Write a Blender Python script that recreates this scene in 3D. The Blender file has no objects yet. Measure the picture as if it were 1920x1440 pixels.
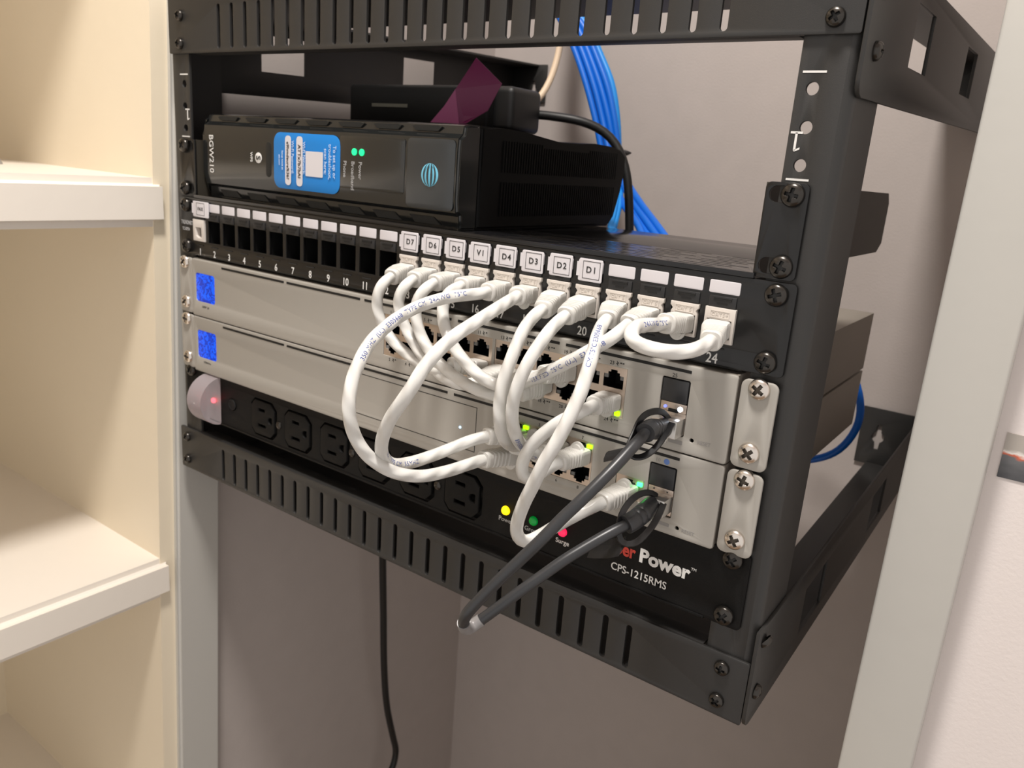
import bpy, bmesh, math, random
from mathutils import Vector, Matrix
random.seed(7)
scene = bpy.context.scene
C = scene.collection
PI = math.pi
S = 0.001                                    # all measures below are millimetres

# ---------------------------------------------------------------- camera, world, lamp, exposure
cam = bpy.data.cameras.new('camera'); camo = bpy.data.objects.new('camera', cam); C.objects.link(camo)
RX = Vector((0.8061847735, 0.5871560367, 0.0728964982))
RY = Vector((0.2145328337, -0.1752678687, -0.9608625481))
RZ = Vector((-0.5513998315, 0.7902714481, -0.2672625379))
m = Matrix((RX, -RY, -RZ)).transposed().to_4x4()
m.translation = Vector((341.69, -363.21, -47.09)) * S
camo.matrix_world = m
cam.sensor_width = 36; cam.sensor_fit = 'HORIZONTAL'; cam.lens = 1476.30 / 1920 * 36
cam.clip_start = 0.01
cam.dof.use_dof = True; cam.dof.focus_distance = 0.385; cam.dof.aperture_fstop = 18
scene.camera = camo
w = bpy.data.worlds.new('world'); scene.world = w; w.use_nodes = True
w.node_tree.nodes['Background'].inputs[0].default_value = (1, .95, .91, 1)
w.node_tree.nodes['Background'].inputs[1].default_value = 0.64
vs = scene.view_settings
vs.view_transform = 'Standard'; vs.look = 'None'; vs.gamma = 1; vs.use_curve_mapping = False
vs.exposure = 0.34
LAMP_POS = (140, -300, 850)
LAMP_R = 85
LAMP_POWER = 12.8
LAMP_COL = (1.0, .95, .895)
ld = bpy.data.lights.new('ceiling_lamp_light', 'AREA'); ld.shape = 'DISK'; ld.size = 2 * LAMP_R * S
ld.energy = LAMP_POWER; ld.color = LAMP_COL
lo = bpy.data.objects.new('ceiling_lamp_light', ld); C.objects.link(lo)
lo.location = Vector(LAMP_POS) * S

# ---------------------------------------------------------------- materials
def mat(name, col, rough=.5, metal=0., bump=0., bscale=300., emit=None, estr=0., coat=0., alpha=1., trans=0., var=0., spec=None, ior=None):
    m = bpy.data.materials.new(name); m.use_nodes = True
    nt = m.node_tree; n = nt.nodes; b = n['Principled BSDF']
    b.inputs['Base Color'].default_value = (*col, 1); b.inputs['Roughness'].default_value = rough
    b.inputs['Metallic'].default_value = metal
    if coat: b.inputs['Coat Weight'].default_value = coat; b.inputs['Coat Roughness'].default_value = .08
    if spec is not None: b.inputs['Specular IOR Level'].default_value = spec
    if trans: b.inputs['Transmission Weight'].default_value = trans
    if ior: b.inputs['IOR'].default_value = ior
    if alpha < 1: b.inputs['Alpha'].default_value = alpha
    if emit: b.inputs['Emission Color'].default_value = (*emit, 1); b.inputs['Emission Strength'].default_value = estr
    tc = n.new('ShaderNodeTexCoord')
    nz = n.new('ShaderNodeTexNoise'); nz.inputs['Scale'].default_value = bscale; nz.inputs['Detail'].default_value = 4
    nt.links.new(tc.outputs['Object'], nz.inputs['Vector'])
    if bump:
        bp = n.new('ShaderNodeBump'); bp.inputs['Strength'].default_value = bump; bp.inputs['Distance'].default_value = .0006
        nt.links.new(nz.outputs['Fac'], bp.inputs['Height']); nt.links.new(bp.outputs['Normal'], b.inputs['Normal'])
    if var:
        nz2 = n.new('ShaderNodeTexNoise'); nz2.inputs['Scale'].default_value = bscale * .08; nz2.inputs['Detail'].default_value = 5
        nt.links.new(tc.outputs['Object'], nz2.inputs['Vector'])
        mx = n.new('ShaderNodeMix'); mx.data_type = 'RGBA'
        mx.inputs[6].default_value = (*[max(0, c * (1 - var)) for c in col], 1); mx.inputs[7].default_value = (*[min(1, c * (1 + var)) for c in col], 1)
        nt.links.new(nz2.outputs['Fac'], mx.inputs[0]); nt.links.new(mx.outputs[2], b.inputs['Base Color'])
    return m
M = {}
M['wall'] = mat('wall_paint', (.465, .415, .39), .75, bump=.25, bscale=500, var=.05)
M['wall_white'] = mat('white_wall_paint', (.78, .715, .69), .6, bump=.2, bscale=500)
M['trim'] = mat('trim_paint', (.50, .485, .45), .45, bump=.25, bscale=60, var=.03)
M['shelf'] = mat('shelf_paint', (.83, .73, .565), .42, bump=.35, bscale=70, var=.02)
M['nosing'] = mat('shelf_paint_lit', (.85, .785, .70), .4, bump=.3, bscale=70)  # same paint as the panels; whiter look under the light put into the colour
M['floor'] = mat('floor_wood', (.32, .22, .14), .4, bump=.3, bscale=40, var=.2)
M['steel'] = mat('black_powder_coat', (.025, .024, .023), .46, bump=.12, bscale=2500)
M['panel'] = mat('black_panel', (.006, .0058, .006), .26, bump=.05, bscale=2500)
M['gloss'] = mat('glossy_black_tray', (.008, .008, .009), .17)
M['strip'] = mat('power_strip_black', (.0055, .0052, .005), .55, bump=.35, bscale=2500, spec=.18)
M['hole'] = mat('dark_cavity', (.002, .002, .002), .6)
M['blackplastic'] = mat('black_plastic', (.005, .005, .005), .5, bump=.2, bscale=2000, spec=.3)
M['latch'] = mat('latch_black_plastic', (.014, .014, .015), .5)
M['gwface'] = mat('gateway_face', (.012, .013, .013), .16, coat=.5)
M['gwside'] = mat('gateway_side', (.0035, .0035, .0035), .6, spec=.2)
M['gwvent'] = mat('gateway_vent', (.013, .014, .014), .5, spec=.3)
M['gwlens'] = mat('gateway_grey_lens', (.030, .034, .037), .18)
M['alu'] = mat('silver_painted_aluminium', (.40, .38, .345), .45, metal=.12, bump=.04, bscale=4000)
M['aludark'] = mat('grey_ink', (.28, .27, .26), .5)
M['ink'] = mat('black_ink', (.02, .02, .02), .5)
M['portframe'] = mat('port_shield_metal', (.62, .52, .44), .3, metal=.8)
M['ledoff'] = mat('unlit_light_pipe', (.18, .18, .18), .3)
M['chrome'] = mat('nickel_screw', (.78, .72, .66), .25, metal=1)
M['blkscrew'] = mat('black_oxide_screw', (.06, .055, .05), .25, metal=.85)
M['jack'] = mat('ivory_jack_plastic', (.64, .59, .54), .4)
M['boot'] = mat('white_boot_plastic', (.66, .645, .61), .38)
M['clear'] = mat('clear_plug_plastic', (.78, .80, .78), .12, alpha=.65)
M['nickel'] = mat('module_nickel', (.62, .60, .57), .28, metal=.85)
M['paper'] = mat('white_label_paper', (.66, .635, .66), .5)
M['white'] = mat('white_print', (.75, .74, .72), .5)
M['whitedim'] = mat('grey_print', (.38, .38, .38), .5)
M['blueink'] = mat('blue_ink', (.16, .22, .56), .5)
M['sticker'] = mat('blue_sticker', (.004, .20, .60), .4)
M['stickertxt'] = mat('sticker_text', (.55, .70, .92), .5)
M['globe'] = mat('light_blue_emblem', (.16, .50, .68), .4)
M['green'] = mat('green_led', (.02, .6, .2), .3, emit=(.0, 1, .32), estr=.75)
M['lime'] = mat('lime_led', (.3, .9, .02), .3, emit=(.33, 1, .0), estr=1.6)
M['brightgreen'] = mat('bright_green_led', (.1, .9, .2), .3, emit=(.02, 1, .12), estr=5)
M['yellow'] = mat('yellow_led', (.9, .6, .02), .3, emit=(1, .62, .0), estr=1.2)
M['dimgreen'] = mat('dim_green_led', (.0, .22, .04), .25, emit=(.0, .3, .03), estr=.25)
M['redled'] = mat('red_led', (.6, .02, .08), .25, emit=(1, .02, .1), estr=.6)
M['redglow'] = mat('red_switch_lamp', (.9, .1, .1), .3, emit=(1, .04, .06), estr=5)
M['blueled'] = mat('blue_led', (.3, .6, 1), .3, emit=(.35, .65, 1), estr=3)
M['whiteled'] = mat('white_led', (.9, .9, 1), .3, emit=(.8, .88, 1), estr=5)
M['ready'] = mat('lens_blue_violet', (.2, .25, .8), .3, emit=(.25, .3, 1), estr=.8)
M['frost'] = mat('frosted_clear_plastic', (.58, .52, .54), .35, alpha=.42)
M['dac'] = mat('black_cable_jacket', (.030, .031, .034), .36)
M['adlabel'] = mat('faded_label', (.10, .095, .075), .5)
M['tab'] = mat('black_pull_tab_plastic', (.008, .008, .009), .3)
M['cord'] = mat('black_rubber_cord', (.006, .006, .006), .5)
M['bluecable'] = mat('blue_cable_jacket', (.0, .13, .62), .42)
M['ltblue'] = mat('light_blue_cable_jacket', (.01, .25, .70), .42)
M['cream'] = mat('cream_cable_jacket', (.72, .56, .40), .5)
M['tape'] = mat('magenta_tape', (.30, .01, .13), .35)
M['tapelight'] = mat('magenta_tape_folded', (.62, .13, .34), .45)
M['greytape'] = mat('grey_clear_tape', (.24, .23, .23), .3)
M['red'] = mat('red_print', (.60, .05, .03), .5)
M['chassis'] = mat('chassis_grey', (.30, .27, .23), .5, metal=.3)
M['traysteel'] = mat('tray_wing_steel', (.035, .03, .022), .5)

def cable_mat(name, col):                       # a jacket with the twisted pairs showing through as slight helical ridges
    m = bpy.data.materials.new(name); m.use_nodes = True; nt = m.node_tree; n = nt.nodes; L = nt.links
    b = n['Principled BSDF']; b.inputs['Base Color'].default_value = (*col, 1); b.inputs['Roughness'].default_value = .30
    b.inputs['Subsurface Weight'].default_value = .15; b.inputs['Subsurface Radius'].default_value = (.001, .001, .001)
    uv = n.new('ShaderNodeUVMap'); sp = n.new('ShaderNodeSeparateXYZ'); L.new(uv.outputs[0], sp.inputs[0])
    a = n.new('ShaderNodeMath'); a.operation = 'MULTIPLY'; a.inputs[1].default_value = 2 * PI * 2; L.new(sp.outputs[0], a.inputs[0])
    c = n.new('ShaderNodeMath'); c.operation = 'MULTIPLY'; c.inputs[1].default_value = 2 * PI / .0135; L.new(sp.outputs[1], c.inputs[0])
    d = n.new('ShaderNodeMath'); d.operation = 'ADD'; L.new(a.outputs[0], d.inputs[0]); L.new(c.outputs[0], d.inputs[1])
    e = n.new('ShaderNodeMath'); e.operation = 'SINE'; L.new(d.outputs[0], e.inputs[0])
    bp = n.new('ShaderNodeBump'); bp.inputs['Strength'].default_value = .45; bp.inputs['Distance'].default_value = .0007
    L.new(e.outputs[0], bp.inputs['Height']); L.new(bp.outputs[0], b.inputs['Normal'])
    return m
M['cat'] = cable_mat('white_patch_cable_jacket', (.70, .69, .66))

def screen_mat():
    m = bpy.data.materials.new('blue_touch_screen'); m.use_nodes = True; nt = m.node_tree; n = nt.nodes; L = nt.links
    b = n['Principled BSDF']; b.inputs['Base Color'].default_value = (.0, .02, .1, 1); b.inputs['Roughness'].default_value = .15
    tc = n.new('ShaderNodeTexCoord'); nz = n.new('ShaderNodeTexNoise'); nz.inputs['Scale'].default_value = 330; nz.inputs['Detail'].default_value = 2
    nz.inputs['Distortion'].default_value = 1.5
    L.new(tc.outputs['Object'], nz.inputs['Vector'])
    r = n.new('ShaderNodeValToRGB'); r.color_ramp.elements[0].position = .46; r.color_ramp.elements[0].color = (0, .015, .36, 1)
    r.color_ramp.elements[1].position = .56; r.color_ramp.elements[1].color = (0, .10, .95, 1)
    L.new(nz.outputs['Fac'], r.inputs[0]); L.new(r.outputs[0], b.inputs['Emission Color']); b.inputs['Emission Strength'].default_value = .9
    return m
M['screen'] = screen_mat()

# ---------------------------------------------------------------- mesh helpers
def finish(name, bm, m, parent=None, smooth=35, loc=None):
    me = bpy.data.meshes.new(name)
    bmesh.ops.recalc_face_normals(bm, faces=bm.faces)
    bm.to_mesh(me); bm.free()
    return link(name, me, m, parent, smooth, loc)
def link(name, me, m, parent=None, smooth=35, loc=None):
    o = bpy.data.objects.new(name, me); C.objects.link(o)
    if m is not None:
        for k in (m if isinstance(m, (list, tuple)) else [m]): me.materials.append(M[k] if isinstance(k, str) else k)
    if smooth: me.shade_smooth(); me.set_sharp_from_angle(angle=math.radians(smooth))
    if loc is not None: o.location = Vector(loc) * S
    if parent is not None:
        o.parent = parent
        o.matrix_parent_inverse = Matrix.Translation(-parent.location) if loc is None else Matrix()
    return o
def tag(o, label, cat=None, group=None, kind=None):
    if label: o['label'] = label
    if cat: o['category'] = cat
    if group: o['group'] = group
    if kind: o['kind'] = kind
    return o
def thing(name, label, cat, loc=(0, 0, 0), group=None):
    o = bpy.data.objects.new(name, None); C.objects.link(o); o.location = Vector(loc) * S; o.empty_display_size = .01
    return tag(o, label, cat, group)
def struct(name, bm, m, smooth=35):
    o = finish(name, bm, m, smooth=smooth); o['kind'] = 'structure'; return o
def bx(bm, x0, x1, y0, y1, z0, z1, bev=0, seg=2):
    r = bmesh.ops.create_cube(bm, size=1)
    vs = r['verts']
    for v in vs:
        v.co = Vector(((x0 + x1) / 2 + v.co.x * (x1 - x0), (y0 + y1) / 2 + v.co.y * (y1 - y0), (z0 + z1) / 2 + v.co.z * (z1 - z0))) * S
    if bev:
        es = list({e for v in vs for e in v.link_edges})
        bmesh.ops.bevel(bm, geom=es, offset=bev * S, segments=seg, profile=.5, affect='EDGES')
    return bm
def box(x0, x1, y0, y1, z0, z1, bev=0, seg=2): return bx(bmesh.new(), x0, x1, y0, y1, z0, z1, bev, seg)
def cyl(bm, c, axis, r, h, seg=24, r2=None):
    r2 = r if r2 is None else r2
    q = bmesh.ops.create_cone(bm, cap_ends=True, segments=seg, radius1=r * S, radius2=r2 * S, depth=h * S)
    rot = Vector((0, 0, 1)).rotation_difference(Vector(axis)).to_matrix().to_4x4()
    bmesh.ops.transform(bm, matrix=Matrix.Translation(Vector(c) * S) @ rot, verts=q['verts'])
    return bm
def prism(bm, pts, f, a, b):                    # pts 2D, f(u,v,t)->xyz
    v0 = [bm.verts.new(Vector(f(u, v, a)) * S) for u, v in pts]; v1 = [bm.verts.new(Vector(f(u, v, b)) * S) for u, v in pts]
    n = len(pts); bm.faces.new(v0[::-1]); bm.faces.new(v1)
    for i in range(n): bm.faces.new((v0[i], v0[(i + 1) % n], v1[(i + 1) % n], v1[i]))
    return bm
def rr(cx, cy, w, h, r, n=5):
    r = min(r, w / 2 - 1e-4, h / 2 - 1e-4); o = []
    for sx, sy, a0 in ((1, 1, 0), (-1, 1, 90), (-1, -1, 180), (1, -1, 270)):
        for k in range(n + 1):
            a = math.radians(a0 + 90 * k / n); o.append((cx + sx * (w / 2 - r) + r * math.cos(a), cy + sy * (h / 2 - r) + r * math.sin(a)))
    return o
def circ(cx, cy, r, n=20): return [(cx + r * math.cos(2 * PI * k / n), cy + r * math.sin(2 * PI * k / n)) for k in range(n)]
def curve_mesh(cu, f):
    o = bpy.data.objects.new('tmp', cu); C.objects.link(o)
    dg = bpy.context.evaluated_depsgraph_get()
    me = bpy.data.meshes.new_from_object(o.evaluated_get(dg))
    bpy.data.objects.remove(o); bpy.data.curves.remove(cu)
    for v in me.vertices: v.co = Vector(f(v.co.x, v.co.y, v.co.z)) * S
    me.materials.clear()
    return me
def FRONT(y): return lambda a, b, c: (a, y - c, b)                 # local x,y -> world x,z ; normal towards the viewer (-y)
def RIGHT(x): return lambda a, b, c: (x + c, a, b)                 # local x,y -> world y,z ; normal +x
def LEFT(x): return lambda a, b, c: (x - c, a, b)
def plate(outline, holes, th, f, bev=.25):      # a sheet with holes; front skin at the plane of f
    cu = bpy.data.curves.new('tmp', 'CURVE'); cu.dimensions = '2D'; cu.fill_mode = 'BOTH'; cu.extrude = th / 2 - bev; cu.bevel_depth = bev; cu.bevel_resolution = 1
    for pts in [outline] + holes:
        sp = cu.splines.new('POLY'); sp.points.add(len(pts) - 1); sp.use_cyclic_u = True
        for p, (a, b) in zip(sp.points, pts): p.co = (a, b, 0, 1)
    cu.offset = -bev
    me = curve_mesh(cu, lambda a, b, c: f(a, b, c - th / 2))
    bm = bmesh.new(); bm.from_mesh(me); bmesh.ops.remove_doubles(bm, verts=bm.verts, dist=1e-6); bmesh.ops.recalc_face_normals(bm, faces=bm.faces)
    bm.to_mesh(me); bm.free()
    return me
def text_mesh(s, size, f, align='CENTER', th=.12, sx=1., space=1., bold=0.):
    cu = bpy.data.curves.new('tmp', 'FONT'); cu.body = s; cu.size = size; cu.align_x = align; cu.align_y = 'CENTER'; cu.extrude = th / 2; cu.space_character = space
    cu.offset = bold
    cu.resolution_u = 3
    return curve_mesh(cu, lambda a, b, c: f(a * sx, b, c))
def frame_lines(x0, x1, z0, z1, t, y0, y1):   # a thin printed rectangle
    bm = bmesh.new()
    for a in ((x0, x1, z0, z0 + t), (x0, x1, z1 - t, z1), (x0, x0 + t, z0 + t, z1 - t), (x1 - t, x1, z0 + t, z1 - t)): bx(bm, a[0], a[1], y0, y1, a[2], a[3])
    return bm
def join(mes):
    bm = bmesh.new()
    for me in mes: bm.from_mesh(me); bpy.data.meshes.remove(me)
    return bm
def txt(name, s, size, f, m, parent, **k): return link(name, text_mesh(s, size, f, **k), m, parent, smooth=0)
def at(f, cx, cy): return lambda a, b, c: f(a + cx, b + cy, c)
def rot90(f, cx, cy): return lambda a, b, c: f(cx + b, cy - a, c)   # reads downwards
def catmull(pts, step=2.0):
    P = [Vector(p) for p in pts]; P = [P[0] * 2 - P[1]] + P + [P[-1] * 2 - P[-2]]; out = []
    for i in range(1, len(P) - 2):
        p0, p1, p2, p3 = P[i - 1:i + 3]; n = max(2, int((p2 - p1).length / step))
        for k in range(n):
            t = k / n
            out.append(.5 * ((2 * p1) + (p2 - p0) * t + (2 * p0 - 5 * p1 + 4 * p2 - p3) * t * t + (3 * p1 - p0 - 3 * p2 + p3) * t ** 3))
    out.append(P[-2])
    for _ in range(3):                          # ease the kinks
        out = [out[0]] + [(out[i - 1] + out[i] * 2 + out[i + 1]) / 4 for i in range(1, len(out) - 1)] + [out[-1]]
    return out
def frames(path, up=Vector((0, 0, 1))):
    T = [(path[min(i + 1, len(path) - 1)] - path[max(i - 1, 0)]).normalized() for i in range(len(path))]
    n = up - T[0] * up.dot(T[0]); n = n.normalized() if n.length > 1e-4 else T[0].orthogonal().normalized(); fr = []
    for i, t in enumerate(T):
        if i: q = T[i - 1].rotation_difference(t); n = q @ n
        n = (n - t * n.dot(t)).normalized(); fr.append((t, n, t.cross(n).normalized()))
    return fr
def sweep(path, radius, seg=20, up=Vector((0, 0, 1)), cap=True):    # radius: number or f(i, s, angle)->radius
    bm = bmesh.new(); uvl = bm.loops.layers.uv.new('UVMap'); fr = frames(path, up); rings = []; s = 0; ss = []
    for i, (p, (t, n, b)) in enumerate(zip(path, fr)):
        if i: s += (p - path[i - 1]).length
        ss.append(s); ring = []
        for k in range(seg):
            a = 2 * PI * k / seg; r = radius(i, s, a) if callable(radius) else radius
            ring.append(bm.verts.new((p + n * math.cos(a) * r + b * math.sin(a) * r) * S))
        rings.append(ring)
    for i in range(len(rings) - 1):
        for k in range(seg):
            fc = bm.faces.new((rings[i][k], rings[i][(k + 1) % seg], rings[i + 1][(k + 1) % seg], rings[i + 1][k]))
            for lp, (u, v) in zip(fc.loops, ((k, i), (k + 1, i), (k + 1, i + 1), (k, i + 1))): lp[uvl].uv = (u / seg, ss[v] * S)
    if cap: bm.faces.new(rings[0][::-1]); bm.faces.new(rings[-1])
    return bm
def ribbon(path, wdt, th, up):                  # a flat band along a path
    def r(i, s, a):
        c, d = abs(math.cos(a)), abs(math.sin(a)); return 1 / max(c / (th / 2), d / (wdt / 2))
    return sweep(path, r, 16, up)
def wrap_text(path, r, s, size, s0, ang, m, parent, flip=False, up=Vector((0, 0, 1))):
    """lettering printed on the jacket: bent round the tube, starting s0 mm along it"""
    me = text_mesh(s, size, lambda a, b, c: (a, b, c), align='LEFT', th=.02, space=1.08)
    bm = bmesh.new(); bm.from_mesh(me); bpy.data.meshes.remove(me)
    bmesh.ops.triangulate(bm, faces=bm.faces)
    fr = frames(path, up); ss = [0]
    for i in range(1, len(path)): ss.append(ss[-1] + (path[i] - path[i - 1]).length)
    for v in bm.verts:
        a, b, c = v.co / S
        q = s0 + (-a if flip else a); q = min(max(q, 0), ss[-1] - .01)
        i = next(j for j in range(len(ss) - 1) if ss[j + 1] >= q); t = (q - ss[i]) / max(1e-6, ss[i + 1] - ss[i])
        p = path[i].lerp(path[i + 1], t); n = fr[i][1].lerp(fr[i + 1][1], t).normalized(); bb = fr[i][2].lerp(fr[i + 1][2], t).normalized()
        th = ang + (b if flip else -b) / r
        v.co = (p + (n * math.cos(th) + bb * math.sin(th)) * (r + .09)) * S
    return finish('printing', bm, m, parent, smooth=0)
def copy_tree(o, parent=None, loc=None):
    c = o.copy(); C.objects.link(c)
    if parent is not None: c.parent = parent
    if loc is not None: c.location = Vector(loc) * S
    for ch in list(o.children): copy_tree(ch, c)
    return c

def screw_mesh(R, H, cross):
    bm = bmesh.new(); n, mm = 56, 15; rings = []
    c = bm.verts.new((0, -(H - 1.35) * S, 0))
    for j in range(1, mm + 1):
        rad = R * j / mm; ring = []
        for k in range(n):
            a = 2 * PI * k / n; x, z = rad * math.cos(a), rad * math.sin(a)
            y = H * math.sqrt(max(0, 1 - (rad / R) ** 2.6)) * .75 + H * .25
            if (abs(x) < cross[0] and abs(z) < cross[1]) or (abs(z) < cross[0] and abs(x) < cross[1]): y -= 1.35
            ring.append(bm.verts.new(Vector((x, -y, z)) * S))
        rings.append(ring)
    ring = [bm.verts.new(Vector((R * math.cos(2 * PI * k / n), 0, R * math.sin(2 * PI * k / n))) * S) for k in range(n)]; rings.append(ring)
    for k in range(n): bm.faces.new((c, rings[0][k], rings[0][(k + 1) % n]))
    for a, b in zip(rings, rings[1:]):
        for k in range(n): bm.faces.new((a[k], b[k], b[(k + 1) % n], a[(k + 1) % n]))
    for f_ in bm.faces:
        q_ = f_.calc_center_median() / S
        if (abs(q_.x) < cross[0] * 1.02 and abs(q_.z) < cross[1]) or (abs(q_.z) < cross[0] * 1.02 and abs(q_.x) < cross[1]): f_.material_index = 1
    me = bpy.data.meshes.new('screw'); bmesh.ops.recalc_face_normals(bm, faces=bm.faces); bm.to_mesh(me); bm.free()
    me.shade_smooth(); me.set_sharp_from_angle(angle=math.radians(50)); return me
SCR = {k: screw_mesh(R, H, cr) for k, (R, H, cr) in {'blk': (5.3, 3.4, (.75, 2.9)), 'sil': (5.2, 3.2, (.8, 3.0)), 'sml': (4.1, 3.2, (.6, 2.2))}.items()}
SCR['blk'].materials.append(M['blkscrew']); SCR['sil'].materials.append(M['chrome']); SCR['sml'].materials.append(M['blkscrew'])
M['recess'] = mat('shaded_screw_recess', (.10, .085, .07), .5, metal=.6); M['recessb'] = mat('shaded_black_screw_recess', (.01, .01, .01), .5)  # same screw metal, with the shade inside the cross put into its colour
SCR['blk'].materials.append(M['recessb']); SCR['sml'].materials.append(M['recessb']); SCR['sil'].materials.append(M['recess'])
def screw(kind, x, y, z, parent, side=0):
    o = bpy.data.objects.new('screw', SCR[kind]); C.objects.link(o); o.parent = parent
    o.location = Vector((x, y, z)) * S - parent.location
    o.rotation_euler = (0, 0, 0)
    o.rotation_euler = (0, random.uniform(0, 1.5), side * PI / 2) if not side else (random.uniform(0, 1.5), 0, side * PI / 2)
    return o
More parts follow.
